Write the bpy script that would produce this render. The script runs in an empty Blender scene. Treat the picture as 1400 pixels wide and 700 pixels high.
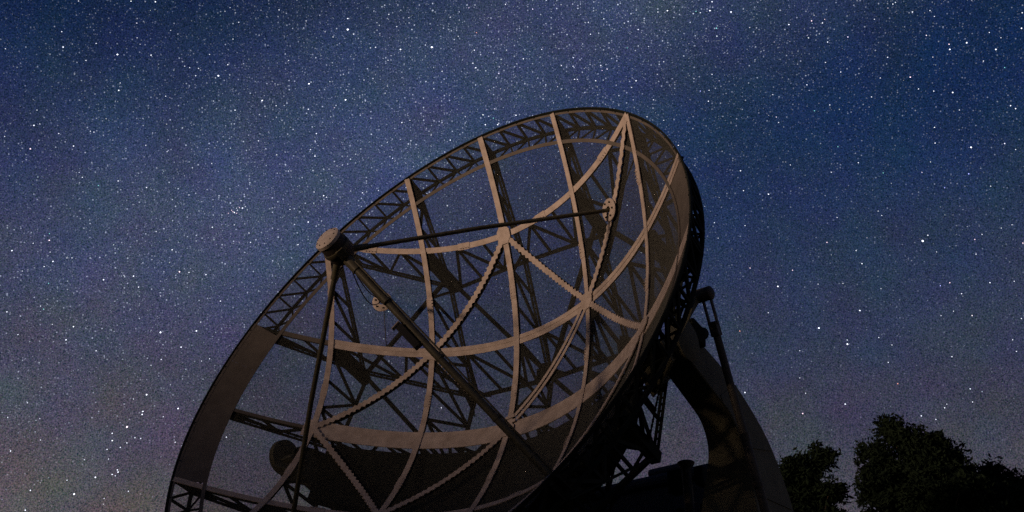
import bpy, math, random
import numpy as np
from mathutils import Vector, Matrix

random.seed(11)
rng = np.random.default_rng(11)
scene = bpy.context.scene
col = scene.collection
R = math.radians

# ------------------------------------------------------------------ camera
CAM_H = 1.4
cam_d = bpy.data.cameras.new("camera")
cam = bpy.data.objects.new("camera", cam_d)
col.objects.link(cam)
cam.location = (0, 0, CAM_H)
cam.rotation_euler = (R(90 + 29.108), 0, 0)
cam_d.sensor_width = 36.0
cam_d.lens = 37.9
cam_d.clip_end = 30000
scene.camera = cam

# ------------------------------------------------------------------ night sky
world = bpy.data.worlds.new("World")
scene.world = world
world.use_nodes = True
wn, wl = world.node_tree.nodes, world.node_tree.links
wn.clear()


def node(tree_nodes, kind, **kw):
    n = tree_nodes.new(kind)
    for k, v in kw.items():
        setattr(n, k, v)
    return n


def wmath(op, a, b=None, clamp=False):
    n = node(wn, "ShaderNodeMath", operation=op, use_clamp=clamp)
    for i, v in enumerate((a, b)):
        if v is None:
            continue
        if isinstance(v, (int, float)):
            n.inputs[i].default_value = v
        else:
            wl.new(v, n.inputs[i])
    return n.outputs[0]


def wvec(op, a, b):
    n = node(wn, "ShaderNodeVectorMath", operation=op)
    for i, v in enumerate((a, b)):
        if isinstance(v, (tuple, list, Vector)):
            n.inputs[i].default_value = v
        elif isinstance(v, (int, float)):
            n.inputs[3].default_value = v
        else:
            wl.new(v, n.inputs[3] if (op == "SCALE" and i == 1) else n.inputs[i])
    return n.outputs["Value"] if op in ("DOT_PRODUCT", "LENGTH") else n.outputs[0]


def srgb(r, g, b):
    return tuple((c / 255 / 12.92) if c / 255 < .04045 else ((c / 255 + .055) / 1.055) ** 2.4 for c in (r, g, b)) + (1,)


tc = node(wn, "ShaderNodeTexCoord")
D = tc.outputs["Generated"]
sep = node(wn, "ShaderNodeSeparateXYZ")
wl.new(D, sep.inputs[0])
ramp = node(wn, "ShaderNodeValToRGB")
ramp.color_ramp.interpolation = "B_SPLINE"
els = ramp.color_ramp.elements
stops = [(0.0, (138, 116, 104)), (.13, (100, 90, 88)), (.27, (68, 66, 75)), (.38, (52, 59, 80)), (.50, (33, 49, 82)),
         (.58, (13, 38, 75)), (.66, (4, 28, 61)), (1.0, (3, 22, 50))]
els[0].position, els[0].color = stops[0][0], srgb(*stops[0][1])
els[1].position, els[1].color = stops[-1][0], srgb(*stops[-1][1])
for p_, c_ in stops[1:-1]:
    e = els.new(p_)
    e.color = srgb(*c_)
wl.new(sep.outputs["Z"], ramp.inputs[0])
base = ramp.outputs[0]
# the band of the Milky Way: a great circle, softly lit, broken up by noise
MW_N = Vector((-.5678, -.5275, .6319)).normalized()
mw = wvec("DOT_PRODUCT", D, tuple(MW_N))
mw = wmath("POWER", 2.718, wmath("MULTIPLY", wmath("MULTIPLY", mw, mw), -55.0))
nz = node(wn, "ShaderNodeTexNoise")
nz.inputs["Scale"].default_value = 7.0
nz.inputs["Detail"].default_value = 5.0
wl.new(D, nz.inputs["Vector"])
mw = wmath("MULTIPLY", mw, wmath("ADD", wmath("MULTIPLY", nz.outputs["Fac"], .9), .35))
thru = wmath("ADD", wmath("MULTIPLY", wmath("SUBTRACT", sep.outputs["Z"], .38), 6.0, True), .25)   # the air dims it low down
band = wvec("SCALE", (.034, .040, .066), wmath("MULTIPLY", mw, thru))
# glow of a town beyond the horizon, to the left
gl = wvec("DOT_PRODUCT", D, tuple(Vector((-.50, .86, .02)).normalized()))
gl = wmath("POWER", wmath("MAXIMUM", gl, 0.0), 9.0)
glow = wvec("SCALE", (.026, .016, .012), gl)
sky = wvec("ADD", wvec("ADD", base, band), glow)
# faint colour blotches
nb = node(wn, "ShaderNodeTexNoise")
nb.inputs["Scale"].default_value = 20.0
nb.inputs["Detail"].default_value = 2.0
wl.new(D, nb.inputs["Vector"])
blot = wvec("ADD", wvec("SCALE", nb.outputs["Color"], .56), (.72, .72, .72))
sky = wvec("MULTIPLY", sky, blot)
# unresolved stars: a fine grain over the whole sky
ng = node(wn, "ShaderNodeTexNoise")
ng.inputs["Scale"].default_value = 900.0
ng.inputs["Detail"].default_value = 1.0
wl.new(D, ng.inputs["Vector"])
grain = wvec("ADD", wvec("SCALE", ng.outputs["Color"], 2.4), (-.2, -.2, -.2))
grain1 = wmath("ADD", wmath("MULTIPLY", ng.outputs["Fac"], 4.0), -1.0)
gmix = wvec("ADD", wvec("SCALE", grain, .35), wvec("SCALE", (1, 1, 1), wmath("MULTIPLY", grain1, .65)))
sky = wvec("MULTIPLY", sky, gmix)
# faint resolved stars
for sc_, thr, amp in ((420.0, .32, 1.0), (760.0, .38, .55)):
    vo = node(wn, "ShaderNodeTexVoronoi")
    vo.inputs["Scale"].default_value = sc_
    wl.new(D, vo.inputs["Vector"])
    core = wmath("MAXIMUM", wmath("SUBTRACT", 1.0, wmath("DIVIDE", vo.outputs["Distance"], thr)), 0.0)
    sepc = node(wn, "ShaderNodeSeparateColor")
    wl.new(vo.outputs["Color"], sepc.inputs[0])
    br = wmath("POWER", sepc.outputs[0], 7.0)
    dens = wmath("ADD", wmath("MULTIPLY", mw, 1.1), .40)
    ext = wmath("ADD", wmath("MULTIPLY", wmath("SUBTRACT", sep.outputs["Z"], .18), 2.6, True), .10)   # dimmed by the air low down
    st = wmath("MULTIPLY", wmath("MULTIPLY", wmath("MULTIPLY", wmath("MULTIPLY", core, br), amp), dens), ext)
    sky = wvec("ADD", sky, wvec("SCALE", (.82, .90, 1.1), st))
bg = node(wn, "ShaderNodeBackground")
wl.new(sky, bg.inputs["Color"])
bg.inputs["Strength"].default_value = 1.0
out = node(wn, "ShaderNodeOutputWorld")
wl.new(bg.outputs[0], out.inputs["Surface"])

# ------------------------------------------------------------------ the one distant warm light
HEADING = R(-37.65)                                    # direction of the dish's elevation axis
U = Vector((math.cos(HEADING), math.sin(HEADING), 0))  # along the elevation axis
UP = Vector((0, 0, 1))
H = U.cross(UP)                                        # horizontal, the way the dish faces
sun_d = bpy.data.lights.new("sun", "SUN")
sun_d.energy = 3.65
sun_d.color = (1.0, .67, .46)
sun_d.angle = R(8.0)
sun = bpy.data.objects.new("sun", sun_d)
col.objects.link(sun)
SUN_H = (H - .42 * U).normalized()                     # compass direction of the light
to_sun = (SUN_H + math.tan(R(0.9)) * UP).normalized()
sun.rotation_euler = to_sun.to_track_quat("Z", "Y").to_euler()
sun.location = to_sun * 60 + Vector((0, 12, 6))

vs = scene.view_settings
vs.view_transform = "Standard"
vs.look = "None"
vs.exposure = 0.0
vs.gamma = 1.0
vs.use_curve_mapping = False
scene.render.engine = "CYCLES"
scene.cycles.use_denoising = False


# ------------------------------------------------------------------ materials
def material(name, c1, c2=None, scale=6.0, rough=.7, metallic=0.0, detail=6.0, bump=0.0, bscale=60.0, spec=.3):
    m = bpy.data.materials.new(name)
    m.use_nodes = True
    n, l = m.node_tree.nodes, m.node_tree.links
    b = n["Principled BSDF"]
    b.inputs["Roughness"].default_value = rough
    b.inputs["Metallic"].default_value = metallic
    b.inputs["Specular IOR Level"].default_value = spec
    if c2 is None:
        b.inputs["Base Color"].default_value = (*c1, 1)
    else:
        t = n.new("ShaderNodeTexCoord")
        x = n.new("ShaderNodeTexNoise")
        x.inputs["Scale"].default_value = scale
        x.inputs["Detail"].default_value = detail
        x.inputs["Roughness"].default_value = .65
        l.new(t.outputs["Object"], x.inputs["Vector"])
        r = n.new("ShaderNodeValToRGB")
        r.color_ramp.elements[0].position = .32
        r.color_ramp.elements[1].position = .68
        r.color_ramp.elements[0].color = (*c1, 1)
        r.color_ramp.elements[1].color = (*c2, 1)
        l.new(x.outputs["Fac"], r.inputs[0])
        l.new(r.outputs[0], b.inputs["Base Color"])
        if bump:
            y = n.new("ShaderNodeTexNoise")
            y.inputs["Scale"].default_value = bscale
            y.inputs["Detail"].default_value = 4
            l.new(t.outputs["Object"], y.inputs["Vector"])
            bp = n.new("ShaderNodeBump")
            bp.inputs["Strength"].default_value = bump
            bp.inputs["Distance"].default_value = .01
            l.new(y.outputs["Fac"], bp.inputs["Height"])
            l.new(bp.outputs[0], b.inputs["Normal"])
    return m


M = {
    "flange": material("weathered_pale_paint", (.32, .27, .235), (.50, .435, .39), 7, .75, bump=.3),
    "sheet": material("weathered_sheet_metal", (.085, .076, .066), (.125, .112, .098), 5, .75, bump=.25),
    "steel": material("unlit_dark_steel", (.010, .0135, .0115), (.019, .024, .021), 8, .8, spec=.1),  # darkness of the unlit lattice silhouette put into the colour
    "wire": material("dull_wire", (.105, .108, .096), None, rough=.8, spec=.1, metallic=0),
    "strut": material("dark_strut_paint", (.060, .056, .036), (.105, .098, .062), 12, .5),
    "hub": material("lit_hub_cover", (.48, .42, .37), (.62, .55, .50), 10, .65),  # light on the hub's front face put into a pale colour
    "barrel": material("unlit_hub_barrel", (.035, .030, .026), (.06, .05, .043), 10, .6),  # shade on the hub's side put into a dark colour
    "mount": material("olive_paint", (.075, .075, .050), (.13, .128, .086), 4, .7, bump=.3, bscale=40),
    "cabin": material("slate_cabin_paint", (.075, .082, .10), (.11, .12, .14), 5, .6),
    "pipe": material("sooty_metal", (.05, .048, .042), (.085, .08, .068), 14, .6),
    "black": material("black_rubber", (.012, .012, .012), None, rough=.6),
    "concrete": material("weathered_concrete", (.22, .21, .19), (.34, .33, .30), 3, .9, bump=.4, bscale=25),
    "bark": material("bark", (.030, .022, .016), (.055, .042, .030), 20, .9, bump=.6, bscale=30),
    "leaf": material("night_leaves", (.006, .012, .006), (.013, .024, .012), 3.0, .9, spec=.1),
    "leaf_b": material("night_leaves_deep", (.005, .011, .006), (.012, .021, .011), 3.0, .9, spec=.1),
    "grass": material("grass", (.020, .030, .010), (.045, .060, .022), .6, .95, bump=.8, bscale=20),
}


# ------------------------------------------------------------------ mesh helpers
class MB:
    """collects shapes into one mesh"""

    def __init__(self):
        self.v, self.f = [], []

    def add(self, verts, faces):
        o = len(self.v)
        self.v += [tuple(p) for p in verts]
        self.f += [tuple(i + o for i in f) for f in faces]
        return self

    def hexa(self, q0, q1):
        """two matching quads joined to a closed block"""
        return self.add(list(q0) + list(q1), [(3, 2, 1, 0), (4, 5, 6, 7)] + [(i, (i + 1) % 4, (i + 1) % 4 + 4, i + 4) for i in range(4)])

    def bar(self, a, b, wdt, dep, ref=(0, 0, 1)):
        a, b, ref = Vector(a), Vector(b), Vector(ref)
        d = (b - a).normalized()
        s = d.cross(ref)
        if s.length < 1e-4:
            s = d.cross(Vector((1, 0, 0)))
        s.normalize()
        t = s.cross(d)
        o = [s * wdt / 2 + t * dep / 2, -s * wdt / 2 + t * dep / 2, -s * wdt / 2 - t * dep / 2, s * wdt / 2 - t * dep / 2]
        return self.hexa([a + x for x in o], [b + x for x in o])

    def sweep(self, pts, sides, thick):
        """flat strip: pts, half-width vectors (left, right), thickness vectors"""
        vs_, n = [], len(pts)
        for p, (l_, r_), t in zip(pts, sides, thick):
            vs_ += [p + l_, p + r_, p + r_ - t, p + l_ - t]
        fs = [(3, 2, 1, 0)] + [tuple((n - 1) * 4 + i for i in range(4))]
        for k in range(n - 1):
            for i in range(4):
                j = (i + 1) % 4
                fs.append((k * 4 + i, k * 4 + j, k * 4 + 4 + j, k * 4 + 4 + i))
        return self.add(vs_, fs)

    def tube(self, pts, radii, n=10, cap=True):
        pts = [Vector(p) for p in pts]
        if isinstance(radii, (int, float)):
            radii = [radii] * len(pts)
        ring, d0 = [], None
        for k, p in enumerate(pts):
            d = (pts[min(k + 1, len(pts) - 1)] - pts[max(k - 1, 0)]).normalized()
            if d0 is None:
                s = d.orthogonal().normalized()
            else:
                s = (s - d * s.dot(d)).normalized()
            d0 = d
            t = d.cross(s)
            ring += [p + (s * math.cos(2 * math.pi * i / n) + t * math.sin(2 * math.pi * i / n)) * radii[k] for i in range(n)]
        fs = []
        for k in range(len(pts) - 1):
            for i in range(n):
                j = (i + 1) % n
                fs.append((k * n + i, k * n + j, (k + 1) * n + j, (k + 1) * n + i))
        if cap:
            fs.append(tuple(range(n))[::-1])
            fs.append(tuple((len(pts) - 1) * n + i for i in range(n)))
        return self.add(ring, fs)

    def lathe(self, prof, n=28, origin=(0, 0, 0), ax=(0, 0, 1)):
        """profile of (radius, height) round an axis"""
        ax = Vector(ax).normalized()
        s = ax.orthogonal().normalized()
        t = ax.cross(s)
        o = Vector(origin)
        vs_ = [o + ax * h + (s * math.cos(2 * math.pi * i / n) + t * math.sin(2 * math.pi * i / n)) * r for r, h in prof for i in range(n)]
        fs = [(k * n + i, k * n + (i + 1) % n, (k + 1) * n + (i + 1) % n, (k + 1) * n + i) for k in range(len(prof) - 1) for i in range(n)]
        fs += [tuple(range(n))[::-1], tuple((len(prof) - 1) * n + i for i in range(n))]
        return self.add(vs_, fs)

    def build(self, name, mat, parent=None, smooth=False, bevel=0.0):
        me = bpy.data.meshes.new(name)
        me.from_pydata(self.v, [], self.f)
        me.materials.append(M[mat])
        me.update()
        o = bpy.data.objects.new(name, me)
        col.objects.link(o)
        o.parent = parent
        if smooth:
            me.shade_smooth()
            me.set_sharp_from_angle(angle=R(40))
        if bevel:
            bv = o.modifiers.new("bevel", "BEVEL")
            bv.width = bevel
            bv.segments = 2
        return o


def empty(name, label, cat, group=None):
    o = bpy.data.objects.new(name, None)
    col.objects.link(o)
    o["label"], o["category"] = label, cat
    if group:
        o["group"] = group
    return o


# ------------------------------------------------------------------ ground
def ground_z(x, y):
    d = (Vector((x, y, 0)) - Vector((0, 13, 0))).dot(SUN_H)
    lat = (Vector((x, y, 0))).dot(Vector((-SUN_H.y, SUN_H.x, 0)))
    shade_hill = min(max((-lat - 14) / 16, 0), 1)
    shade_ridge = (9.45 + 8 * shade_hill * shade_hill * (3 - 2 * shade_hill) + .12 * math.sin(lat * .06) + .08 * math.sin(lat * .17 + 1)) * math.exp(-((d - 60) / 15) ** 2)  # rise added out of view to shade the lower dish, mount and trees
    roll = .10 * math.sin(x * .31) * math.cos(y * .27) if math.hypot(x, y - 13) > 6 else 0
    return shade_ridge + (roll if math.hypot(x, y) < 300 else 0)


g = MB()
gx = list(np.linspace(-132, 132, 121))
far = [132 * 1.32 ** k for k in range(1, 15)]
gx = [-x for x in far[::-1]] + gx + far
n_g = len(gx)
gv = [(x, y + 12, ground_z(x, y + 12)) for y in gx for x in gx]
gf = [(j * n_g + i, j * n_g + i + 1, (j + 1) * n_g + i + 1, (j + 1) * n_g + i) for j in range(n_g - 1) for i in range(n_g - 1)]
g.add(gv, gf)
go = g.build("ground", "grass")
go["kind"] = "structure"
go.data.shade_smooth()

# ================================================================== THE DISH
# paraboloid of 7.5 m across and 1.715 m focal length; local axes u (elevation axis), v (up the dish), w (dish axis)
RAD, FOC = 3.75, 1.7152
RING = 3.465
AU, AV, V0 = 1.3075, 1.3156, .05
TILT = R(20.04)
VERTEX = Vector((-.058, 12.972, CAM_H + 4.651))
W = (H * math.cos(TILT) + UP * math.sin(TILT)).normalized()
V = W.cross(U)
dish = empty("radio_telescope_dish", "large round open lattice radio telescope dish tilted up against the starry sky", "telescope dish")
dish.matrix_world = Matrix(((U.x, V.x, W.x, VERTEX.x), (U.y, V.y, W.y, VERTEX.y), (U.z, V.z, W.z, VERTEX.z), (0, 0, 0, 1)))


def nrm(u, v):
    return Vector((-u / (2 * FOC), -v / (2 * FOC), 1)).normalized()


def S(u, v, off=0.0):
    return Vector((u, v, (u * u + v * v) / (4 * FOC))) + nrm(u, v) * off


def strip(mb, uv, hw, off, th, teeth=0.0):
    """a flat bar that follows the dish surface along a list of (u, v)"""
    pts, sides, thick = [], [], []
    for k, (u, v) in enumerate(uv):
        a, b = uv[max(k - 1, 0)], uv[min(k + 1, len(uv) - 1)]
        d = (S(*b) - S(*a)).normalized()
        n = nrm(u, v)
        s = d.cross(n).normalized()
        l_ = hw - (teeth if k % 2 else 0) * (random.uniform(.6, 1.15) if teeth else 1)
        r_ = hw - (0 if k % 2 else teeth) * (random.uniform(.6, 1.15) if teeth else 1)
        pts.append(S(u, v, off))
        sides.append((s * -l_, s * r_))
        thick.append(n * th)
    return mb.sweep(pts, sides, thick)


def lerp_path(a, b, step):
    n = max(2, int(math.hypot(b[0] - a[0], b[1] - a[1]) / step) + 1)
    return [(a[0] + (b[0] - a[0]) * k / (n - 1), a[1] + (b[1] - a[1]) * k / (n - 1)) for k in range(n)]


BACK = {0: [(0, -.75), (1.31, -.56), (2.62, .52), (3.72, 1.74)],
        1: [(0, -.57), (1.31, -.50), (2.62, .63), (3.48, 1.74)],
        2: [(0, .50), (1.31, .47), (2.66, 1.72), (2.70, 1.74)]}


def back_w(k, t):
    t, kn = abs(t), BACK[abs(k)]
    for (a, x), (b, y) in zip(kn, kn[1:]):
        if t <= b:
            return x + (y - x) * (t - a) / (b - a)
    return kn[-1][1]


brace_meshes = 0


def make_rib(axis, k):
    c = k * AU if axis == "v" else V0 + k * AV
    m = math.sqrt(max(3.735 ** 2 - c * c, .01))
    uv = (lambda t: (c, t)) if axis == "v" else (lambda t: (t, c))

    def bk(t):
        u, v = uv(t)
        return Vector((u, v, min(back_w(k, t), (u * u + v * v) / (4 * FOC) - .10)))

    side = Vector((1, 0, 0)) if axis == "v" else Vector((0, 1, 0))
    # the rib part itself: stem under the flange and the perforated back chord
    rib = MB()
    ts = [-m + 2 * m * i / 28 for i in range(29)]
    for a, b in zip(ts, ts[1:]):
        rib.bar(S(*uv(a), -.035), S(*uv(b), -.035), .035, .05, side)
    kn = sorted({s_ * x for x, _ in BACK[abs(k)] for s_ in (-1, 1) if x < m - .02} | {-m + .03, m - .03})
    for a, b in zip(kn, kn[1:]):
        A, B = bk(a), bk(b)
        for s_ in (-1, 1):
            rib.bar(A + side * .024 * s_, B + side * .024 * s_, .013, .034, side)
        L = (B - A).length
        for i in range(int(L / .09)):
            P = A + (B - A) * ((i + .5) * .09 / L)
            d = (B - A).normalized()
            rib.bar(P - side * .02, P + side * .02, .024, .012, d)
    ro = rib.build("rib_girder", "steel", dish)
    # pale front flange
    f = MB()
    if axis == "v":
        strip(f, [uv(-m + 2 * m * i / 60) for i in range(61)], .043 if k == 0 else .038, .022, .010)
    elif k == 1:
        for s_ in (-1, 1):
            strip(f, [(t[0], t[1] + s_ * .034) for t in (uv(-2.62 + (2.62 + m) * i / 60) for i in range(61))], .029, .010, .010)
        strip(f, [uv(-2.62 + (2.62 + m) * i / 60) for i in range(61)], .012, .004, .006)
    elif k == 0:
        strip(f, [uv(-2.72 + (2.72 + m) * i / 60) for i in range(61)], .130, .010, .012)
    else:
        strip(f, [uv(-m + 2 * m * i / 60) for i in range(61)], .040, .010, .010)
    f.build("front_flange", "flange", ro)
    if axis == "h" and k in (0, 1):                    # the narrow dull end of the flange, out to the rim sheet
        e0 = -2.62 if k == 1 else -2.72
        e1 = -math.sqrt(RING * RING - c * c)
        nf = MB()
        strip(nf, [uv(e1 + (e0 - e1) * i / 12) for i in range(13)], .034 if k == 1 else .024, .010, .010)
        nf.build("flange_end", "sheet", ro)
    # splice plates with bolts where the flange lengths are joined
    for t in (-2.05, -.68, .66, 2.0):
        if abs(t) < m - .4 and not (axis == "h" and k in (0, 1)):
            sp = MB()
            strip(sp, [uv(t - .09 + .18 * i / 4) for i in range(5)], .046 if axis == "v" else .050, .028 if axis == "v" else .016, .007)
            n_ = nrm(*uv(t))
            for q in (-.06, -.02, .02, .06):
                for s_ in (-1, 1):
                    w_ = S(*uv(t + q)) + side * .028 * s_ + n_ * (.027 if axis == "v" else .015)
                    sp.lathe([(.008, 0), (.008, .007)], 6, w_, n_)
            sp.build("splice_plate", "flange", ro)
    # lattice: posts and diagonals, every bar its own piece
    npan = 2 * round(m / .46)
    tt = [-m + .12 + (2 * m - .24) * i / npan for i in range(npan + 1)]
    for i in range(npan + 1):
        p0, p1 = S(*uv(tt[i]), -.05), bk(tt[i])
        if 0 < i < npan and (p0 - p1).length > .12:
            MB().bar(p0, p1, .036, .028, side).build("brace", "steel", ro)
        if i < npan:
            q0, q1 = S(*uv(tt[i + 1]), -.05), bk(tt[i + 1])
            fl = (i % 2 == 0) if i < npan / 2 else (i % 2 == 1)
            a, b = (p0, q1) if fl else (p1, q0)
            MB().bar(a, b, .040, .028, side).build("brace", "steel", ro)
    # solid end plates where the rib meets the rim
    for s_ in (-1, 1):
        te, ti = s_ * m, s_ * (m - .25)
        pl = MB()
        q = [S(*uv(te), -.02), S(*uv(ti), -.02), bk(ti) + Vector((0, 0, .02)), bk(te)]
        pl.hexa([x - side * .012 for x in q], [x + side * .012 for x in q])
        pl.build("end_plate", "steel", ro)
    # gusset sheets at the back of the inner nodes
    if abs(k) < 2:
        for t in (-1.31, 0, 1.31):
            b = bk(t)
            gs = MB()
            e = (bk(t + .1) - bk(t - .1)).normalized()
            q = [b - e * .26 + Vector((0, 0, .02)), b + e * .26 + Vector((0, 0, .02)), b + e * .10 + Vector((0, 0, .24)), b - e * .10 + Vector((0, 0, .24))]
            gs.hexa([x - side * .006 for x in q], [x + side * .006 for x in q])
            gs.build("gusset_sheet", "steel", ro)
    # heavy plated posts where the outer ribs bend
    if abs(k) == 2:
        for s_ in (-1, 1):
            t = s_ * 1.31
            a, b = S(*uv(t), -.03), bk(t) - Vector((0, 0, .03))
            MB().bar(a, b, .13, .11, side).build("node_post", "steel", ro)
    return ro


ribs = [make_rib("v", k) for k in (-2, -1, 0, 1, 2)] + [make_rib("h", k) for k in (-2, -1, 0, 1, 2)]


def gnode(i, j):
    return (i * AU, V0 + j * AV)


# serrated diagonal bars that lace the square bays together
for (a, b) in (((0, 2), (-1, 1)), ((0, 2), (1, 1)), ((1, 1), (2, 0)), ((1, 1), (2, 2)), ((-1, 1), (-2, 0)),
               ((-2, 0), (-1, -1)), ((0, 0), (-1, -1)), ((0, 0), (1, -1)), ((1, -1), (2, 0)), ((-1, 1), (0, 0)),
               ((-1, -1), (-2, -2)), ((-1, -1), (0, -2)), ((1, -1), (0, -2)), ((1, -1), (2, -2))):
    A, B = gnode(*a), gnode(*b)
    if math.hypot(*B) > 3.6:
        B = (B[0] * .985, B[1] * .985)
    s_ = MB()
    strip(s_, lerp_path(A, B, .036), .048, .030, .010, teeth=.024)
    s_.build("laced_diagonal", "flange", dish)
    t_ = MB()
    pth = lerp_path(A, B, .15)
    for x, y in zip(pth, pth[1:]):
        t_.bar(S(*x, -.05), S(*y, -.05), .03, .07, nrm(*x))
    t_.build("diagonal_stem", "steel", dish)
# the one bay whose diagonal is a plain doubled bar with a bent foot
A, B = gnode(1, 1), (gnode(0, 0)[0] + .10, gnode(0, 0)[1] + .16)
db = MB()
for s_ in (-1, 1):
    o = s_ * .040
    strip(db, [(x + o * .7, y - o * .7) for x, y in lerp_path(A, B, .1)], .024, .034, .012)
    strip(db, lerp_path((B[0] + o * .4, B[1] - o * 1.0), (B[0] - .16, B[1] - .02 - o * 1.0), .05), .022, .040, .012)
db.build("double_diagonal", "flange", dish)
# gussets at the bright nodes
for i, j in ((0, 2), (1, 1), (-1, 1), (2, 0), (0, 0)):
    u, v = gnode(i, j)
    gp = MB()
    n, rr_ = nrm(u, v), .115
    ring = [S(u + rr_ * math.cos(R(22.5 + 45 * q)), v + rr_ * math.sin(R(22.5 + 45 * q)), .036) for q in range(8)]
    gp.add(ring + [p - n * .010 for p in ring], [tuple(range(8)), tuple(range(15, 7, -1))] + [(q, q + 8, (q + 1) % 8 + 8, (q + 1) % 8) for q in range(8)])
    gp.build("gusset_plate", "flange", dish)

# ---------------------------------------------------------------- rim
N_R = 144


def ringpath(r, w_off=None):
    return [(r * math.cos(2 * math.pi * i / N_R), r * math.sin(2 * math.pi * i / N_R)) for i in range(N_R + 1)]


rim = MB()
W_RIM = RAD * RAD / (4 * FOC)
for r0, r1, w0, w1 in ((3.744, 3.760, W_RIM - .034, W_RIM + .008),):
    vs_, fs_ = [], []
    for i in range(N_R):
        c_, s_ = math.cos(2 * math.pi * i / N_R), math.sin(2 * math.pi * i / N_R)
        vs_ += [(r0 * c_, r0 * s_, w0), (r1 * c_, r1 * s_, w0), (r1 * c_, r1 * s_, w1), (r0 * c_, r0 * s_, w1)]
    for i in range(N_R):
        j = (i + 1) % N_R
        for q in range(4):
            fs_.append((i * 4 + q, i * 4 + (q + 1) % 4, j * 4 + (q + 1) % 4, j * 4 + q))
    rim.add(vs_, fs_)
rim_o = rim.build("rim_ring", "steel", dish)
rf = MB()
strip(rf, ringpath(3.724), .014, .004, .008)
rf.build("rim_flange", "sheet", rim_o)
ri = MB()
strip(ri, ringpath(RING), .024, .014, .010)
ri.build("inner_ring_flange", "sheet", rim_o)
rb = MB()
rb.tube([(3.715 * math.cos(2 * math.pi * i / N_R), 3.715 * math.sin(2 * math.pi * i / N_R), 1.735) for i in range(N_R)] +
        [(3.715, 0, 1.735), ], .027, 6, cap=False)
rb.build("back_ring", "steel", rim_o)
W_RING = RING * RING / (4 * FOC) - .012


def polar(r, ang, w):
    return Vector((r * math.cos(ang), r * math.sin(ang), w))


NP = 72
for i in range(NP):
    a0, a1 = 2 * math.pi * i / NP, 2 * math.pi * (i + 1) / NP
    am = (a0 + a1) / 2
    o0, b0, o1, bm = polar(3.74, a0, 2.03), polar(3.715, a0, 1.735), polar(3.74, a1, 2.03), polar(3.715, a1, 1.735)
    MB().bar(o0, b0, .026, .030, polar(1, a0, 0)).build("lacing_bar", "steel", rim_o)
    MB().bar(b0, o1, .030, .030, polar(1, am, 0)).build("lacing_bar", "steel", rim_o)
    MB().bar(b0, polar(RING, am, W_RING), .020, .020).build("lacing_bar", "steel", rim_o)
    MB().bar(polar(RING, am, W_RING), bm, .020, .020).build("lacing_bar", "steel", rim_o)

# solid sheets over the rim on both sides
for base_a in (0, math.pi):
    for a0, a1 in ((-20.0, -7.0), (-6.95, 1.0), (1.05, 12.0), (12.05, 22.0)):
        if base_a:
            a0, a1 = -a1, -a0
        sh = MB()
        nseg, rows = 8, (3.47, 3.56, 3.65, 3.738)
        top = []
        for i in range(nseg + 1):
            a = base_a + R(a0 + (a1 - a0) * i / nseg)
            for r in rows:
                top.append((r * math.cos(a), r * math.sin(a)))
        nr = len(rows)
        vs_ = [S(u, v, .002) for u, v in top] + [S(u, v, -.002) for u, v in top]
        nt = len(top)
        fs_ = []
        for i in range(nseg):
            for j in range(nr - 1):
                q = (i * nr + j, i * nr + j + 1, (i + 1) * nr + j + 1, (i + 1) * nr + j)
                fs_ += [q, tuple(x + nt for x in q[::-1])]
        sh.add(vs_, fs_)
        sh.build("rim_sheet", "sheet", rim_o)

# ---------------------------------------------------------------- the wire netting (real wires, far too many to count)
PITCH, WR = .0125, .00150
allv, allf, off = [], [], 0
for fam in (0, 1):
    for c in np.arange(-3.73, 3.731, PITCH):
        m = math.sqrt(max(3.735 ** 2 - c * c, 0))
        if m < .1:
            continue
        n = max(3, int(2 * m / .2) + 1)
        t = np.linspace(-m, m, n)
        u, v = (np.full(n, c), t) if fam == 0 else (t, np.full(n, c))
        w = (u * u + v * v) / (4 * FOC)
        nn = np.stack([-u / (2 * FOC), -v / (2 * FOC), np.ones(n)], 1)
        nn /= np.linalg.norm(nn, axis=1)[:, None]
        sd = np.zeros((n, 3))
        sd[:, 0 if fam == 0 else 1] = 1
        sd -= nn * (sd * nn).sum(1)[:, None]
        sd /= np.linalg.norm(sd, axis=1)[:, None]
        c0 = np.stack([u, v, w], 1) - nn * .004
        tri = [c0 + nn * WR * math.cos(x) + sd * WR * math.sin(x) for x in (0, 2.0944, 4.18879)]
        allv.append(np.stack(tri, 1).reshape(-1, 3))
        b = off + 3 * np.arange(n - 1)[:, None, None]
        q = np.array([[i, (i + 1) % 3, (i + 1) % 3 + 3, i + 3] for i in range(3)])[None]
        allf.append((b + q).reshape(-1, 4))
        off += 3 * n
allv, allf = np.concatenate(allv), np.concatenate(allf)
me = bpy.data.meshes.new("wire_netting")
me.vertices.add(len(allv))
me.vertices.foreach_set("co", allv.astype(np.float32).ravel())
me.loops.add(allf.size)
me.loops.foreach_set("vertex_index", allf.astype(np.int32).ravel())
me.polygons.add(len(allf))
me.polygons.foreach_set("loop_start", np.arange(0, allf.size, 4, dtype=np.int32))
me.update(calc_edges=True)
me.materials.append(M["wire"])
net = bpy.data.objects.new("wire_netting", me)
col.objects.link(net)
net.parent = dish
net["kind"] = "stuff"

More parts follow.
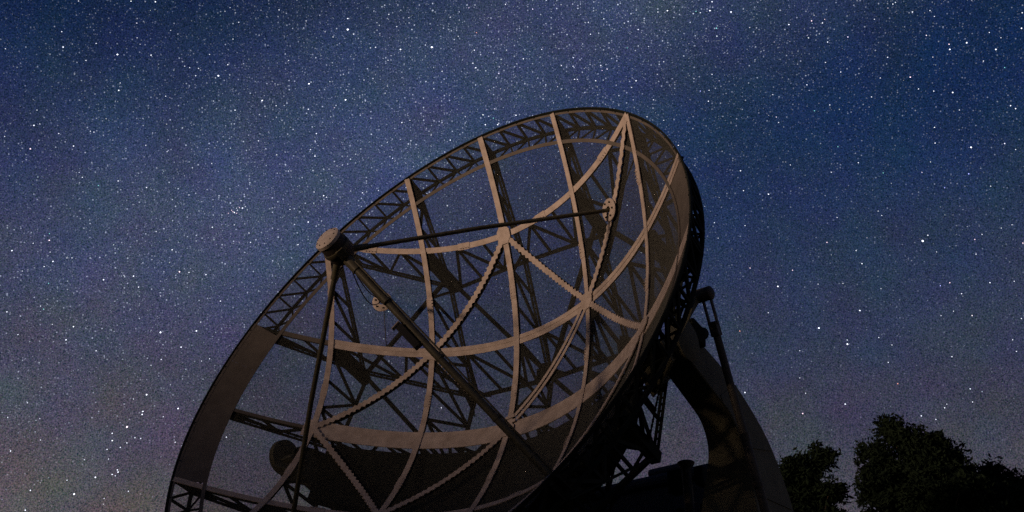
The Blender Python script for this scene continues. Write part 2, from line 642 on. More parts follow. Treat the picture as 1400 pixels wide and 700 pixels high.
# ---------------------------------------------------------------- back frame of the dish
for a, b in (((-1, 1), (0, 0)), ((1, 1), (0, 0)), ((-1, -1), (0, 0)), ((1, -1), (0, 0)), ((0, 1), (-1, 0)), ((0, 1), (1, 0)),
             ((0, -1), (-1, 0)), ((0, -1), (1, 0)), ((1, 2), (0, 1)), ((-1, 2), (0, 1)), ((2, 1), (1, 0)), ((2, -1), (1, 0)),
             ((-2, 1), (-1, 0)), ((-2, -1), (-1, 0)), ((1, 2), (2, 1)), ((-1, 2), (-2, 1)), ((1, -2), (2, -1)), ((-1, -2), (-2, -1))):
    A = Vector((*gnode(*a), back_w(a[0], gnode(*a)[1])))
    B = Vector((*gnode(*b), back_w(b[0], gnode(*b)[1])))
    MB().bar(A, B, .06, .05, (0, 0, 1)).build("back_brace", "steel", dish)
# plated girder behind the broad rib, between the two pivots
tg = MB()
nq = 24
prof = []
for i in range(nq + 1):
    u = -2.45 + 4.9 * i / nq
    top = (u * u) / (4 * FOC) - .10
    prof.append((u, top, top - .14 - .46 * (1 - (u / 2.45) ** 2)))
loop = [(u, t_) for u, t_, _ in prof] + [(u, b_) for u, _, b_ in prof[::-1]]
nl = len(loop)
v0_, v1_ = -.08, -.95
tg.v = [(u, v0_, w_) for u, w_ in loop] + [(u, v1_, w_) for u, w_ in loop]
for i in range(nq):
    a, b, c_, d_ = i, i + 1, nl - 2 - i, nl - 1 - i
    tg.f += [(a, b, c_, d_), (d_ + nl, c_ + nl, b + nl, a + nl)]
tg.f += [(i, i + nl, (i + 1) % nl + nl, (i + 1) % nl) for i in range(nl)]
tg.build("plated_girder", "steel", dish, bevel=.01)
for s_ in (-1, 1):
    br = MB()
    q = [(-.60, 1.36), (-.67, 1.10), (-.14, .80), (-.17, 1.10)]
    br.hexa([(s_ * 2.60, a, b - .46) for a, b in q], [(s_ * (3.10 if s_ > 0 else 2.90), a, b - (.02 if s_ > 0 else .2)) for a, b in q])
    bo = br.build("pivot_bracket", "mount", dish, bevel=.012)
    for a, b in q:
        MB().lathe([(.022, 0), (.022, .02), (.014, .035)], 8, (3.095 if s_ > 0 else -2.895, -.385 + (a + .385) * .72, (1.07 if s_ > 0 else .89) + (b - 1.09) * .72), (s_, 0, 0)).build("bolt", "steel", bo)

# ---------------------------------------------------------------- feed and its four struts
FEED = Vector((.07, .08, 3.43))
hub = MB()
hub.lathe([(.10, -.20), (.125, -.17), (.150, -.12), (.150, .10), (.145, .115)], 32, FEED)
hub_o = hub.build("feed_hub", "barrel", dish, smooth=True)
fc = MB()
fc.lathe([(.158, .112), (.158, .150), (.135, .168), (.04, .176)], 32, FEED)
fc.build("front_cover", "hub", hub_o, smooth=True)
for q in range(10):
    an = 2 * math.pi * q / 10
    MB().lathe([(.008, 0), (.008, .008), (.005, .011)], 6, FEED + Vector((.125 * math.cos(an), .125 * math.sin(an), .166)), (0, 0, 1)).build("cover_bolt", "steel", hub_o)
hb = MB()
hb.bar(FEED + Vector((.11, -.11, -.10)), FEED + Vector((.11, -.11, .02)), .10, .05, (1, -1, 0))
hb.build("connector_box", "strut", hub_o, bevel=.006)
cl = MB()
cl.lathe([(.165, -.04), (.168, -.03), (.168, .0), (.165, .01)], 32, FEED)
cl.build("clamp_band", "strut", hub_o, smooth=True)
feet = []
for (i, j, rad) in ((1.5, 1.5, .026), (1.5, -1.5, .042), (-1.5, -1.5, .030), (-1.5, 1.5, .028)):
    u, v = i * AU, V0 + j * AV
    if (i, j) == (1.5, 1.5):
        v += .07
    foot = S(u, v, .03)
    d = (foot - FEED).normalized()
    st = MB()
    st.tube([FEED + d * .13 + Vector((0, 0, -.06)), FEED.lerp(foot, .5) - Vector((0, .006, 0)), foot], [rad * 1.05, rad, rad], 14)
    so = st.build("feed_strut", "strut", dish, smooth=True)
    cp = MB()
    P0, P1 = FEED + d * .10 + Vector((0, 0, -.06)), FEED + d * .34 + Vector((0, 0, -.05))
    cp.tube([P0, P1], [rad * 1.5, rad * 1.35], 14)
    cp.build("strut_socket", "strut", so, smooth=True)
    n = nrm(u, v)
    fp = MB()
    fp.lathe([(.045, -.012), (.130, -.012), (.146, -.004), (.146, .004), (.130, .014), (.045, .014)], 28, S(u, v, .045), n)
    fp.f = fp.f[:-2] + [(5 * 28 + q, 5 * 28 + (q + 1) % 28, (q + 1) % 28, q) for q in range(28)]
    fp.build("foot_plate", "flange", so, smooth=True)
    for q in range(6):
        t1 = n.orthogonal().normalized()
        t2 = n.cross(t1)
        bpnt = S(u, v, .058) + (t1 * math.cos(q * math.pi / 3) + t2 * math.sin(q * math.pi / 3)) * .10
        MB().lathe([(.013, 0), (.013, .012), (.009, .018)], 6, bpnt, n).build("bolt", "steel", so)
    feet.append((foot, so))
# instrument box clamped under the lower right strut, with its conduit
foot, so = feet[1]
d = (foot - FEED).normalized()
P = FEED.lerp(foot, .385)
sd = d.cross(Vector((.66, -.65, .38))).normalized()
if sd.y > 0:
    sd = -sd
bx = MB()
bx.bar(P - d * .16 + sd * .085, P + d * .16 + sd * .085, .10, .085, sd)
bx.build("instrument_box", "black", so, bevel=.008)
pl = MB()
pl.bar(P - d * .20 + sd * .05, P - d * .19 + sd * .16, .09, .012, d)
pl.build("box_lid", "flange", so)
cd = MB()
cd.tube([FEED.lerp(foot, .08) - sd * .05, FEED.lerp(foot, .5) - sd * .055, FEED.lerp(foot, .97) - sd * .05], .011, 8)
cd.build("conduit", "strut", so, smooth=True)
for t_ in (.25, .5, .75, .9):
    bd = MB()
    Pb = FEED.lerp(foot, t_)
    bd.tube([Pb - d * .015, Pb + d * .015], .049, 14)
    bd.build("pipe_clip", "strut", so, smooth=True)
# slack cables from the hub to the upper left foot, and one hanging to the rib below
foot4, so4 = feet[3]
for sag, ph in ((.34, 0.0), (.20, .05)):
    pts = []
    A_, B_ = FEED + Vector((.05, -.05, -.18)), foot4 + Vector((.05 + ph, .03, .05))
    for i in range(15):
        t_ = i / 14
        p = A_.lerp(B_, t_) + Vector((0, -.94, -.34)) * sag * 4 * t_ * (1 - t_) * (.6 + .4 * t_)
        pts.append(p)
    cb = MB()
    cb.tube(pts, .0075, 6)
    cb.build("slack_cable", "black", so4, smooth=True)
hc = MB()
hc.tube([foot4 + Vector((.03, -.02, .0)), foot4 + Vector((.02, -.30, -.17)), Vector((-1.96, V0 + AV + .01, .78))], .007, 6)
hc.build("hanging_cable", "black", so4, smooth=True)

# ================================================================== THE MOUNT (local axes: u, -facing, up; z = 0 is the ground)
mount = empty("telescope_mount", "dark olive steel yoke mount with curved arms carrying the telescope dish", "telescope mount")
mount.location = (VERTEX.x, VERTEX.y, 0)
mount.rotation_euler = (0, 0, HEADING)
ZC = VERTEX.z


def mp(u, h, z):
    if u < -2.3:
        u += .20                                   # the far arm stands a little closer in
    return Vector((u, -h, z + ZC))


SEC = [((1.20, -.06), (.98, .16), 2.90), ((.95, -.17), (.57, .11), 2.82), ((.46, -.37), (.02, -.07), 2.80), ((.15, -.50), (-.40, -.29), 2.78),
       ((-.05, -.72), (-.75, -.55), 2.74), ((-.16, -.95), (-1.00, -.87), 2.65), ((-.24, -1.25), (-1.20, -1.22), 2.52), ((-.28, -1.80), (-1.42, -1.80), 2.40), ((-.28, -2.62), (-1.50, -2.62), 2.36)]


def smooth_sections(sec, n):
    arr = np.array([[*a, *b, c] for a, b, c in sec])
    t = np.arange(len(arr))
    tt_ = np.linspace(0, len(arr) - 1, n)
    res = []
    for x in tt_:
        i = min(int(x), len(arr) - 2)
        f_ = x - i
        p0, p1, p2, p3 = arr[max(i - 1, 0)], arr[i], arr[i + 1], arr[min(i + 2, len(arr) - 1)]
        res.append(.5 * ((2 * p1) + (-p0 + p2) * f_ + (2 * p0 - 5 * p1 + 4 * p2 - p3) * f_ ** 2 + (-p0 + 3 * p1 - 3 * p2 + p3) * f_ ** 3))
    return res


for s_ in (-1, 1):
    arm = MB()
    secs = smooth_sections(SEC, 33)
    vs_ = []
    for fh, fz, bh, bz, ui in secs:
        uo = 3.15
        vs_ += [mp(s_ * ui, fh, fz), mp(s_ * uo, fh, fz), mp(s_ * uo, bh, bz), mp(s_ * ui, bh, bz)]
    fs_ = [(0, 1, 2, 3), tuple((len(secs) - 1) * 4 + q for q in (3, 2, 1, 0))]
    for i in range(len(secs) - 1):
        for q in range(4):
            fs_.append((i * 4 + q, (i + 1) * 4 + q, (i + 1) * 4 + (q + 1) % 4, i * 4 + (q + 1) % 4))
    arm.add(vs_, fs_)
    ao = arm.build("yoke_arm", "mount", mount, smooth=True, bevel=.014)
    tr = MB()
    tr.lathe([(.10, -.02), (.20, 0), (.235, .02), (.235, .10), (.17, .13), (.06, .15)], 28, mp(s_ * 3.10, 1.06, .02), (s_, 0, 0))
    tr.build("pivot_cap", "mount", ao, smooth=True)
    sh = MB()
    sh.tube([mp(s_ * 2.88, 1.04, .0), mp(s_ * 3.12, 1.04, .0)], .10, 20)
    sh.build("pivot_shaft", "steel", ao, smooth=True)
    # seam plates riveted to the arm's outer face
    for k in (9, 17, 24):
        fh, fz, bh, bz, ui = secs[k]
        sp = MB()
        sp.bar(mp(s_ * 3.153, fh * .93 + bh * .07, fz * .93 + bz * .07), mp(s_ * 3.153, fh * .07 + bh * .93, fz * .07 + bz * .93), .07, .012, (s_, 0, 0))
        sp.build("seam_plate", "mount", ao)
    if s_ < 0:
        continue
    # lever and balance rod, on one side only
    lv = MB()
    lv.hexa([mp(s_ * 3.16, h_, z_) for h_, z_ in ((1.30, .00), (1.12, .22), (.86, .66), (.80, .58))],
            [mp(s_ * 3.26, h_, z_) for h_, z_ in ((1.30, .00), (1.12, .22), (.86, .66), (.80, .58))])
    lo = lv.build("lever", "mount", mount, bevel=.012)
    MB().lathe([(.055, -.02), (.075, 0), (.075, .20), (.05, .22)], 20, mp(s_ * 3.20, .84, .60), (s_, 0, 0)).build("lever_pin", "pipe", lo, smooth=True)
    top, low = Vector(mp(s_ * 3.33, .83, .60)), Vector(mp(s_ * 3.33, -.44, -2.50))
    rd = MB()
    dr = (low - top).normalized()
    rd.tube([top + dr * .42, top + dr * .46, top + dr * 1.55, top + dr * 1.57, low], [.036, .042, .042, .047, .047], 16)
    rdo = rd.build("balance_rod", "pipe", mount, smooth=True)
    fk = MB()
    for q in (-1, 1):
        fk.bar(top + Vector((q * .045 * s_, 0, 0)) - dr * .05, top + Vector((q * .045 * s_, 0, 0)) + dr * .34, .055, .02, (1, 0, 0))
    fk.bar(top + dr * .30, top + dr * .46, .10, .095, (1, 0, 0))
    fk.build("rod_fork", "pipe", rdo, bevel=.008)
    cr = MB()
    cr.tube([top + dr * 1.50, top + dr * 1.58], .052, 16)
    cr.build("rod_collar", "pipe", rdo, smooth=True)
    cr = MB()
    cr.tube([top + dr * 2.02, top + dr * 2.07], .056, 16)
    cr.build("rod_collar", "pipe", rdo, smooth=True)
    # drive gearbox on the arm's head
    gb = MB()
    gb.hexa([mp(s_ * 3.02, h_, z_) for h_, z_ in ((.98, .10), (.70, .06), (.68, .27), (.94, .33))],
            [mp(s_ * 3.22, h_, z_) for h_, z_ in ((.98, .10), (.70, .06), (.68, .27), (.94, .33))])
    gbo = gb.build("drive_gearbox", "steel", mount, bevel=.02)
    mt = MB()
    mt.tube([mp(s_ * 3.12, .74, .22), mp(s_ * 3.12, .56, .30)], [.075, .07], 16)
    mt.build("drive_motor", "steel", gbo, smooth=True)
# turning platform and cabin between the arms
pf = MB()
pf.lathe([(3.35, -2.95), (3.40, -2.90), (3.40, -2.64), (3.34, -2.60)], 48, (0, 0, ZC))
pf.build("turning_platform", "mount", mount, smooth=True)
cb = MB()
c0, c1 = mp(-2.20, -1.50, -2.60), mp(2.20, -3.0, -.55)
def blk(mb, a, b):
    x0, x1 = sorted((a[0], b[0])); y0, y1 = sorted((a[1], b[1])); z0, z1 = sorted((a[2], b[2]))
    return mb.hexa([(x0, y0, z0), (x1, y0, z0), (x1, y1, z0), (x0, y1, z0)], [(x0, y0, z1), (x1, y0, z1), (x1, y1, z1), (x0, y1, z1)])
blk(cb, c0, c1)
cbo = cb.build("cabin", "cabin", mount, bevel=.03)
rf = MB()
blk(rf, mp(-2.32, -1.42, -.545), mp(2.32, -3.08, -.40))
rf.build("cabin_roof", "cabin", cbo, bevel=.05)
ht = MB()
blk(ht, mp(1.10, -1.50, -.41), mp(1.62, -2.1, -.285))
ht.build("roof_hatch", "cabin", cbo, bevel=.05)
for u_ in (-1.4, -.3, .8):
    wf = MB()
    blk(wf, mp(u_ - .32, -1.47, -1.55), mp(u_ + .32, -1.505, -.95))
    wo = wf.build("cabin_panel", "mount", cbo, bevel=.01)
# vent pipe in front of the cabin with flared cap, and motors round it
vp = MB()
PU, PH = 2.10, -.72
base_p = mp(PU, PH, 0)
vp.lathe([(.058, -2.62), (.058, -.66)], 24, (base_p.x, base_p.y, ZC))
vpo = vp.build("vent_pipe", "pipe", mount, smooth=True)
cp = MB()
cp.lathe([(.057, -.71), (.062, -.68), (.100, -.625), (.104, -.61), (.096, -.60), (.05, -.59)], 24, (base_p.x, base_p.y, ZC))
cp.build("pipe_cap", "pipe", vpo, smooth=True)
for (a, b) in (((1.78, -.80, -.90), (1.98, -1.00, -.62)), ((2.14, -.80, -.86), (2.26, -1.0, -.64))):
    mb_ = MB()
    blk(mb_, mp(*a), mp(*b))
    mo = mb_.build("motor_housing", "steel", mount, bevel=.025)
    lg = MB()
    um, hm = (a[0] + b[0]) / 2, (a[1] + b[1]) / 2
    lg.tube([mp(um, hm, -2.61), mp(um, hm, -1.08)], .05, 12)
    lg.build("motor_post", "steel", mo)
# rail round the platform edge
for k in range(28):
    an = 2 * math.pi * k / 28
    if abs(math.sin(an)) > .0:
        ps = MB()
        ps.tube([(3.25 * math.cos(an), 3.25 * math.sin(an), ZC - 2.61), (3.25 * math.cos(an), 3.25 * math.sin(an), ZC - 2.22)], .016, 8)
        ps.build("rail_post", "steel", mount)
rl = MB()
rl.tube([(3.25 * math.cos(2 * math.pi * k / 56), 3.25 * math.sin(2 * math.pi * k / 56), ZC - 2.22) for k in range(57)], .018, 8, cap=False)
rl.build("rail", "steel", mount)

# concrete pedestal under the platform
pd = MB()
pd.lathe([(2.6, -.30), (2.6, .25), (2.35, .30), (1.75, 2.6), (1.9, 2.85), (2.2, 2.95), (2.2, ZC - 2.945)], 56, (VERTEX.x, VERTEX.y, 0))
pdo = pd.build("concrete_pedestal", "concrete", None, smooth=True)
pdo["label"], pdo["category"] = "round tapered concrete pedestal under the telescope mount", "pedestal"


# ================================================================== TREES
def tree(label, x, y, height, blobs, n_clump, per, mat, seed, leaf=.11):
    rg = random.Random(seed)
    root = empty("broadleaf_tree", label, "tree", "trees behind the telescope")
    root.location = (x, y, 0)
    tr_ = MB()
    lean = Vector((rg.uniform(-.3, .3), rg.uniform(-.3, .3), 0))
    spine = [Vector((0, 0, -.1)) + lean * (k / 6) ** 2 + Vector((0, 0, height * .72 * k / 6)) for k in range(7)]
    tr_.tube(spine, [.26 * (1 - .13 * k) * height / 12 for k in range(7)], 9)
    cl_ = []
    tot = sum(b[3] ** 2 for b in blobs)
    for b in blobs:
        cx, cy, cz, br, sz = b
        for _ in range(int(n_clump * br ** 2 / tot) + 1):
            while True:
                dv = Vector((rg.gauss(0, 1), rg.gauss(0, 1), rg.gauss(0, 1)))
                if dv.length > .1:
                    break
            dv.normalize()
            rr_ = br * (rg.random() ** .33) * rg.uniform(.84, 1.04)
            cl_.append(Vector((cx, cy, cz)) + Vector((dv.x * rr_, dv.y * rr_, dv.z * rr_ * sz)))
    for c in cl_[:: max(1, len(cl_) // 46)]:
        k = min(range(7), key=lambda q: abs(spine[q].z - c.z * .78))
        a = spine[k]
        md = a.lerp(c, .5) + Vector((rg.uniform(-.15, .15), rg.uniform(-.15, .15), -.12))
        tr_.tube([a, md, c], [.06, .035, .012], 5)
    tr_.build("trunk", "bark", root)
    n = len(cl_) * per
    rn = np.random.default_rng(seed)
    cen = np.repeat(np.array([tuple(c) for c in cl_]), per, 0)
    csz = np.repeat(rn.uniform(.06, .17, len(cl_)), per)
    pos = cen + np.clip(rn.normal(0, 1, (n, 3)), -1.7, 1.7) * csz[:, None] * np.array([1, 1, .75])
    d1 = rn.normal(0, 1, (n, 3))
    d1 /= np.linalg.norm(d1, axis=1)[:, None]
    d2 = np.cross(d1, rn.normal(0, 1, (n, 3)))
    d2 /= np.linalg.norm(d2, axis=1)[:, None]
    sz = leaf * rn.uniform(.55, 1.25, (n, 1))
    bend = np.cross(d1, d2) * sz * .18
    P4 = np.stack([pos - d1 * sz, pos - d2 * sz * .42 + bend, pos + d1 * sz, pos + d2 * sz * .42 + bend], 1).reshape(-1, 3)
    m_ = bpy.data.meshes.new("crown")
    m_.from_pydata(P4.tolist(), [], np.arange(4 * n).reshape(-1, 4).tolist())
    m_.materials.append(M[mat])
    co = bpy.data.objects.new("crown", m_)
    col.objects.link(co)
    co.parent = root
    return root


tree("small dark ragged tree with gaps in its crown, beside the curved mount arm", 6.75, 24.0, 9.8,
     [(.38, 0, 9.45, .27, 1.0), (.05, .2, 9.25, .27, .9), (-.35, 0, 9.05, .25, 1.0), (-.6, 0, 8.8, .22, 1.0), (0, 0, 8.65, .45, .9), (.5, -.2, 8.55, .26, .9), (-.4, .1, 8.3, .45, .9),
      (.3, 0, 7.95, .45, .9), (-.2, 0, 7.5, .75, .8), (.35, 0, 7.0, .6, .9), (0, 0, 6.2, 1.0, .8)], 620, 60, "leaf", 3, .075)
tree("tallest dark tree with a broad domed crown, standing between two lower trees", 10.7, 28.0, 12.2,
     [(-.35, 0, 11.5, .40, 1.0), (.15, 0, 11.15, .52, 1.0), (-.85, .1, 10.8, .48, .95), (.75, -.1, 11.05, .45, .95), (1.3, .2, 10.95, .30, 1.1), (0, 0, 10.3, .9, .9), (1.3, .1, 10.2, .60, .95), (-1.15, -.2, 10.15, .48, .95),
      (-.9, 0, 9.4, .75, .9), (.5, -.4, 9.4, 1.25, .9), (1.85, 0, 9.55, .55, .9), (1.5, 0, 8.7, .9, .9), (-.6, .2, 8.5, .95, .9), (.5, 0, 8.0, 1.5, .8), (.4, 0, 6.8, 1.9, .7)], 1500, 66, "leaf_b", 5, .080)
tree("lower dark tree with a flat rounded crown, beyond the tallest tree", 14.9, 30.0, 11.4,
     [(-1.15, 0, 10.95, .34, 1.0), (-.6, .1, 10.5, .55, .9), (.2, .2, 10.75, .5, .9), (1.0, 0, 10.5, .9, .9), (-1.2, -.2, 9.9, .8, .9), (.3, 0, 9.4, 1.4, .8), (2.2, 0, 10.0, 1.2, .9), (-1.3, 0, 8.9, .9, .9), (.2, 0, 8.2, 2.0, .8)], 1300, 66, "leaf", 9, .082)

# ================================================================== STARS
CATALOGUE = """-23.55,39.91,2.0w -28.40,37.27,1.5w -28.11,36.58,2.0w -26.38,37.19,1.5w -25.06,36.94,2.5w -26.71,36.26,1.5w -31.06,35.70,1.3w -23.15,37.32,1.8w
-24.55,35.62,1.3w -24.54,35.25,2.0w -28.56,32.56,2.0w -28.28,32.70,1.3w -28.61,33.31,1.3w -21.84,35.50,1.5w -20.32,36.82,1.6w -20.23,37.21,1.5w
-20.76,37.15,1.4w -21.07,37.17,1.3w -18.97,37.05,2.6w -18.51,37.69,1.7w -19.72,38.01,1.4w -18.45,39.00,1.4w -17.64,35.50,1.8w -19.23,40.27,1.2w
-18.26,39.88,1.5w -18.95,40.50,1.2w -22.30,38.74,1.2w -24.16,37.98,1.2w -23.91,37.71,1.1w -11.17,40.43,3.2w -11.24,40.98,2.0w -10.75,40.24,1.8w
-12.09,39.96,1.5w -12.65,40.16,1.3w -5.45,39.94,3.2w -7.55,39.71,2.4w -9.22,39.70,1.8w -9.56,39.64,1.5w -13.31,37.43,2.6w -10.88,36.85,2.6w
-16.09,36.22,2.3w -15.19,36.07,1.6w -13.17,36.13,1.8w -15.82,40.87,1.6w -13.97,40.56,1.4w -8.50,41.43,1.6w -7.90,40.85,1.5w -9.09,40.83,1.3w
-2.56,39.89,1.8w -2.44,38.99,2.0w -2.64,39.22,1.8w -4.69,38.74,1.6w -4.28,41.52,1.5w -8.33,39.10,1.4w -7.16,35.95,1.8w -6.65,36.10,1.4w
-9.81,37.97,1.4w -8.26,37.78,1.3w -8.37,37.40,1.4w -0.86,39.05,1.4w -0.37,39.92,1.4w -3.68,40.57,1.4w -3.04,36.43,1.2w -1.74,36.04,2.0w
-0.93,36.05,2.0w -2.44,40.79,1.3r -1.22,36.39,1.3c 10.70,41.43,2.2w 10.05,41.42,1.6w 13.53,41.13,2.4w 13.74,41.55,2.0w 14.90,40.89,2.4w
12.88,41.10,1.6w 0.77,39.47,1.8w 2.02,39.94,1.6w 4.11,39.02,1.6w 5.97,38.98,1.8w 4.18,38.34,1.8w 4.37,38.33,1.6w 5.58,38.21,1.8w 8.24,38.05,2.0w
7.92,37.73,1.5w 9.66,38.28,1.4w 10.15,38.88,1.5w 8.63,40.65,1.8w 7.72,41.04,1.5w 5.27,41.22,1.6w 9.23,39.74,1.4w 13.82,40.21,1.6c 12.60,41.20,1.3c
0.26,36.55,2.0w 12.77,36.59,1.8w 12.89,37.14,1.5w 12.33,37.16,1.4b 13.19,37.93,1.6w 9.28,36.99,1.5w 9.83,35.88,1.4w 8.78,36.15,1.4w 7.80,39.77,1.2c
24.93,39.49,1.6w 18.46,39.73,2.0w 19.90,39.67,1.8p 20.54,39.45,1.8w 20.72,39.60,1.3p 20.64,38.47,1.8w 20.29,37.50,1.5w 21.09,36.87,1.6w
25.94,38.86,1.8w 23.67,39.01,1.4w 23.96,37.04,1.6w 24.98,35.82,2.0p 25.28,35.16,1.6w 26.08,34.87,1.6w 27.07,34.57,2.2w 27.49,36.62,2.2w
27.52,36.87,1.7p 28.48,36.70,2.3w 29.90,35.99,2.2w 31.51,36.58,2.0w 31.78,37.26,1.6w 29.81,36.85,1.5w 30.33,36.45,1.3w 29.10,35.63,1.5w
29.85,33.21,1.8w 30.06,33.01,1.8w 20.10,35.37,1.6w 16.91,34.97,1.4w 16.81,36.42,1.4w 22.58,35.32,1.5w 27.19,33.66,1.4w 26.94,38.69,1.5w
27.10,38.36,1.4w 19.15,35.23,1.3c 30.09,35.04,1.2c -28.43,31.42,2.0p -26.27,32.06,1.8w -27.19,32.48,1.5w -25.37,32.96,1.5w -25.57,32.96,1.4w
-23.51,30.86,1.7w -21.91,30.82,1.7w -25.43,30.66,1.5w -26.35,27.30,2.0p -28.03,26.44,2.0w -27.10,27.00,1.4w -26.17,26.75,1.3w -19.90,27.95,1.8w
-20.94,28.73,1.4w -22.29,30.34,1.3w -16.35,30.61,2.0w -16.78,30.32,2.0w -16.63,30.46,1.4w -16.50,30.97,1.5w -19.50,30.84,1.4w -18.51,32.62,1.4w
-21.16,32.79,1.3w -15.78,29.38,1.6w -15.62,28.91,1.6w -16.68,29.69,1.4w -22.41,32.89,1.4w -29.86,31.68,1.3w -24.50,30.44,1.2c -26.42,27.62,1.2c
-16.87,30.35,1.4p -16.65,30.30,1.3p -16.96,30.41,1.2p -16.53,30.62,1.3p -16.20,30.70,1.3w -17.11,30.24,1.2p -16.69,30.56,1.2w -12.50,34.94,1.8w
-12.76,34.08,1.6w -12.44,33.77,2.0w -3.99,35.18,1.8w -5.23,35.40,1.5w -8.01,34.87,1.4w -11.66,31.77,2.0w -11.48,31.71,1.5w -9.32,32.12,1.6w
-12.42,30.32,2.0w -12.87,29.09,1.6w -13.58,30.86,1.5w -12.26,31.91,1.5w -15.97,34.15,1.6w -7.20,29.63,2.2w -4.04,31.71,1.6w -1.70,30.98,1.4w
-8.35,32.31,1.4w 23.72,27.77,3.2w 24.05,28.00,1.7w 27.31,31.76,2.6w 26.86,30.53,1.7b 25.46,30.13,1.3b 21.12,32.23,1.6w 20.31,27.18,1.8w
20.12,27.88,1.5w 15.71,31.41,2.0w 14.24,32.81,1.8w 14.27,31.77,1.6w 19.51,32.01,1.5w 18.61,28.52,1.6p 28.64,26.68,1.6p 26.36,27.34,1.5p
26.25,26.63,1.5w 14.10,27.74,1.5p 16.47,27.36,1.5p 14.11,29.96,1.4w 19.40,29.69,1.4w 21.85,29.40,1.4w 17.23,32.73,1.4w 27.80,29.70,1.4w
28.35,27.65,1.3w 24.31,27.11,1.3w 26.78,27.51,1.4w 29.50,31.12,1.4w 21.70,29.65,1.3w 20.14,33.22,1.2c 22.38,31.48,1.2c -25.92,26.33,2.0w
-26.29,26.00,1.6w -23.19,25.90,2.0w -21.69,26.33,2.0w -21.32,25.83,1.7w -19.30,26.91,2.2p -18.78,26.95,1.6w -17.84,26.96,1.8w -16.83,25.72,1.7w
-19.75,23.75,2.6w -17.88,24.06,2.2w -17.72,24.53,1.4w -18.55,23.15,2.0w -19.47,22.41,1.6w -24.19,23.38,2.0w -24.41,22.69,2.0w -27.53,23.52,1.8w
-26.75,22.55,1.5w -22.83,22.39,1.6w -25.24,23.32,1.3w -26.01,24.09,1.4w -19.94,22.06,1.3w -16.96,22.74,1.4w -17.37,22.58,1.3w -25.88,25.24,1.2c
-25.83,23.97,1.2c -25.27,26.63,1.4w -25.02,26.68,1.4w -27.29,25.58,1.3w -20.08,25.56,1.3w -22.19,26.29,1.3w -20.59,18.91,2.8p -19.90,20.59,2.4w
-19.94,19.75,2.0w -19.95,19.60,2.0w -18.19,20.09,2.3w -21.25,18.52,1.8w -21.18,18.17,2.0w -20.10,18.43,1.6w -19.81,18.43,1.5w -20.45,18.14,1.6w
-20.73,17.89,1.6w -21.35,17.72,1.6w -20.67,16.80,1.8w -20.62,16.70,2.0w -20.88,16.56,1.8w -20.72,16.51,1.4w -21.65,16.34,2.2w -22.49,15.45,2.6w
-21.19,17.27,1.4w -25.81,17.09,1.8w -24.52,15.40,1.8w -24.55,14.47,1.8w -22.95,16.06,1.5w -19.96,15.84,1.5w -24.57,17.78,1.4w -25.56,19.43,1.4w
-26.30,18.62,1.4w -21.05,15.39,1.3w -18.07,18.42,1.5w -15.50,18.91,1.8w -20.52,20.30,1.3w -18.87,19.61,1.3w -22.33,17.11,1.3w -24.82,18.77,1.2w
15.53,26.63,2.3w 17.44,24.26,2.6w 18.81,23.27,2.6w 19.76,24.86,2.2w 21.07,25.79,1.3w 24.63,25.50,1.6p 24.13,25.44,1.5b 26.59,25.14,1.8w
25.09,24.87,1.6w 20.49,23.39,1.5w 20.74,22.10,1.5w 21.09,22.93,1.4w 23.94,21.93,1.6w 21.02,21.00,1.4r 18.19,20.31,2.0w 15.93,20.06,1.8p
13.01,21.38,2.0w 16.23,21.06,1.4w 14.81,25.34,1.4w 13.11,24.55,1.4r 16.24,23.23,1.4w 27.00,22.25,1.5w 27.04,21.68,1.5w 27.65,23.17,1.4w
24.45,19.63,1.5w 23.07,19.54,1.7w 23.21,19.70,1.3w 21.87,19.30,1.8w 22.54,19.04,1.5w 24.50,24.10,1.3w 23.84,23.99,1.3w 27.76,24.98,1.4w
17.76,26.48,1.3w 19.11,26.34,1.3w 16.04,21.86,1.3w 0.66,23.74,2.0w 7.65,29.80,1.6w 1.70,36.27,1.5w -8.70,21.36,1.8p -3.98,21.05,1.7w"""
COLS = {"w": (.90, .95, 1.10), "p": (1.15, .85, 1.0), "c": (.35, 1.05, 1.0), "b": (.55, .60, 1.4), "r": (1.3, .55, .45)}
sm = bpy.data.materials.new("starlight")
sm.use_nodes = True
sn, sl = sm.node_tree.nodes, sm.node_tree.links
sn.clear()
at = sn.new("ShaderNodeAttribute")
at.attribute_name = "star"
em = sn.new("ShaderNodeEmission")
so_ = sn.new("ShaderNodeOutputMaterial")
sl.new(at.outputs["Color"], em.inputs["Color"])
sl.new(em.outputs[0], so_.inputs["Surface"])
try:
    sm.cycles.emission_sampling = "NONE"
except Exception:
    pass
DIST = 5000.0
PXA = DIST / 1474.0
dirs, rads, cols_ = [], [], []
for tok in CATALOGUE.split():
    a, b, c = tok.split(",")
    mag, cc = float(c[:-1]), c[-1]
    az, al = R(float(a)), R(float(b))
    dirs.append((math.sin(az) * math.cos(al), math.cos(az) * math.cos(al), math.sin(al)))
    rads.append(PXA * (.55 + .42 * (mag - 1.0)))
    L = 1.0 + .9 * (mag - 1)
    cols_.append([x * L for x in COLS[cc]])
NF = 120000
dz = rng.normal(0, 1, (NF, 3))
dz /= np.linalg.norm(dz, axis=1)[:, None]
mwd = dz @ np.array(MW_N)
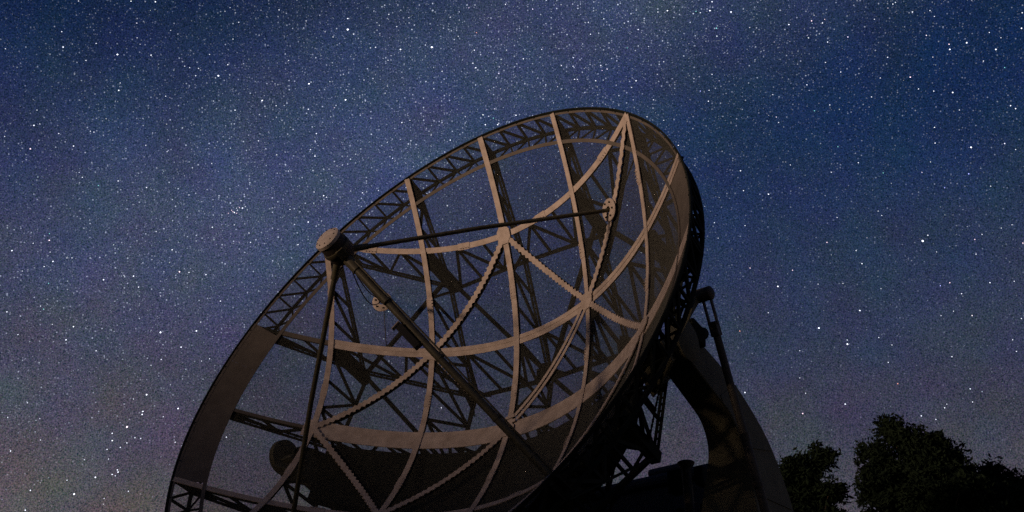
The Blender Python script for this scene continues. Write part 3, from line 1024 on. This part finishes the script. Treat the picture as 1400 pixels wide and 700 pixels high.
clump = np.sin(dz @ np.array([31., 17, -9])) + np.sin(dz @ np.array([-13., 41, 23])) + np.sin(dz @ np.array([57., -29, 44])) + np.sin(dz @ np.array([20., 66, -71]))
keep = (dz[:, 2] > .02) & (rng.random(NF) < (.22 + .78 * np.exp(-mwd * mwd * 34)) * np.clip(.70 + .30 * clump, .12, 1.5) * np.clip(.15 + (dz[:, 2] - .2) * 2.6, .15, 1.0))
dz = dz[keep]
br = np.minimum(rng.pareto(1.35, len(dz)) * .15 + .10, 2.0)
tint = rng.normal(0, .08, (len(dz), 3))
dirs = np.concatenate([np.array(dirs), dz])
rads = np.concatenate([np.array(rads), PXA * (.46 + .30 * np.minimum(br, 1.0))])
cols_ = np.concatenate([np.array(cols_), br[:, None] * (np.array(COLS["w"]) + tint)])
ns = len(dirs)
octv = np.array([(1, 0, 0), (-1, 0, 0), (0, 1, 0), (0, -1, 0), (0, 0, 1), (0, 0, -1)], float)
octf = np.array([(0, 2, 4), (2, 1, 4), (1, 3, 4), (3, 0, 4), (2, 0, 5), (1, 2, 5), (3, 1, 5), (0, 3, 5)])
sv = (dirs[:, None] * DIST + octv[None] * rads[:, None, None]).reshape(-1, 3) + np.array((0, 0, CAM_H))
sf = (octf[None] + 6 * np.arange(ns)[:, None, None]).reshape(-1, 3)
me = bpy.data.meshes.new("stars")
me.vertices.add(len(sv))
me.vertices.foreach_set("co", sv.astype(np.float32).ravel())
me.loops.add(sf.size)
me.loops.foreach_set("vertex_index", sf.astype(np.int32).ravel())
me.polygons.add(len(sf))
me.polygons.foreach_set("loop_start", np.arange(0, sf.size, 3, dtype=np.int32))
me.update(calc_edges=True)
ca = me.attributes.new("star", "FLOAT_COLOR", "POINT")
cc = np.ones((len(sv), 4), np.float32)
cc[:, :3] = np.repeat(cols_, 6, 0)
ca.data.foreach_set("color", cc.ravel())
me.materials.append(sm)
so2 = bpy.data.objects.new("stars", me)
col.objects.link(so2)
so2["kind"] = "stuff"
so2["label"] = "countless white stars scattered over the night sky"
so2["category"] = "stars"
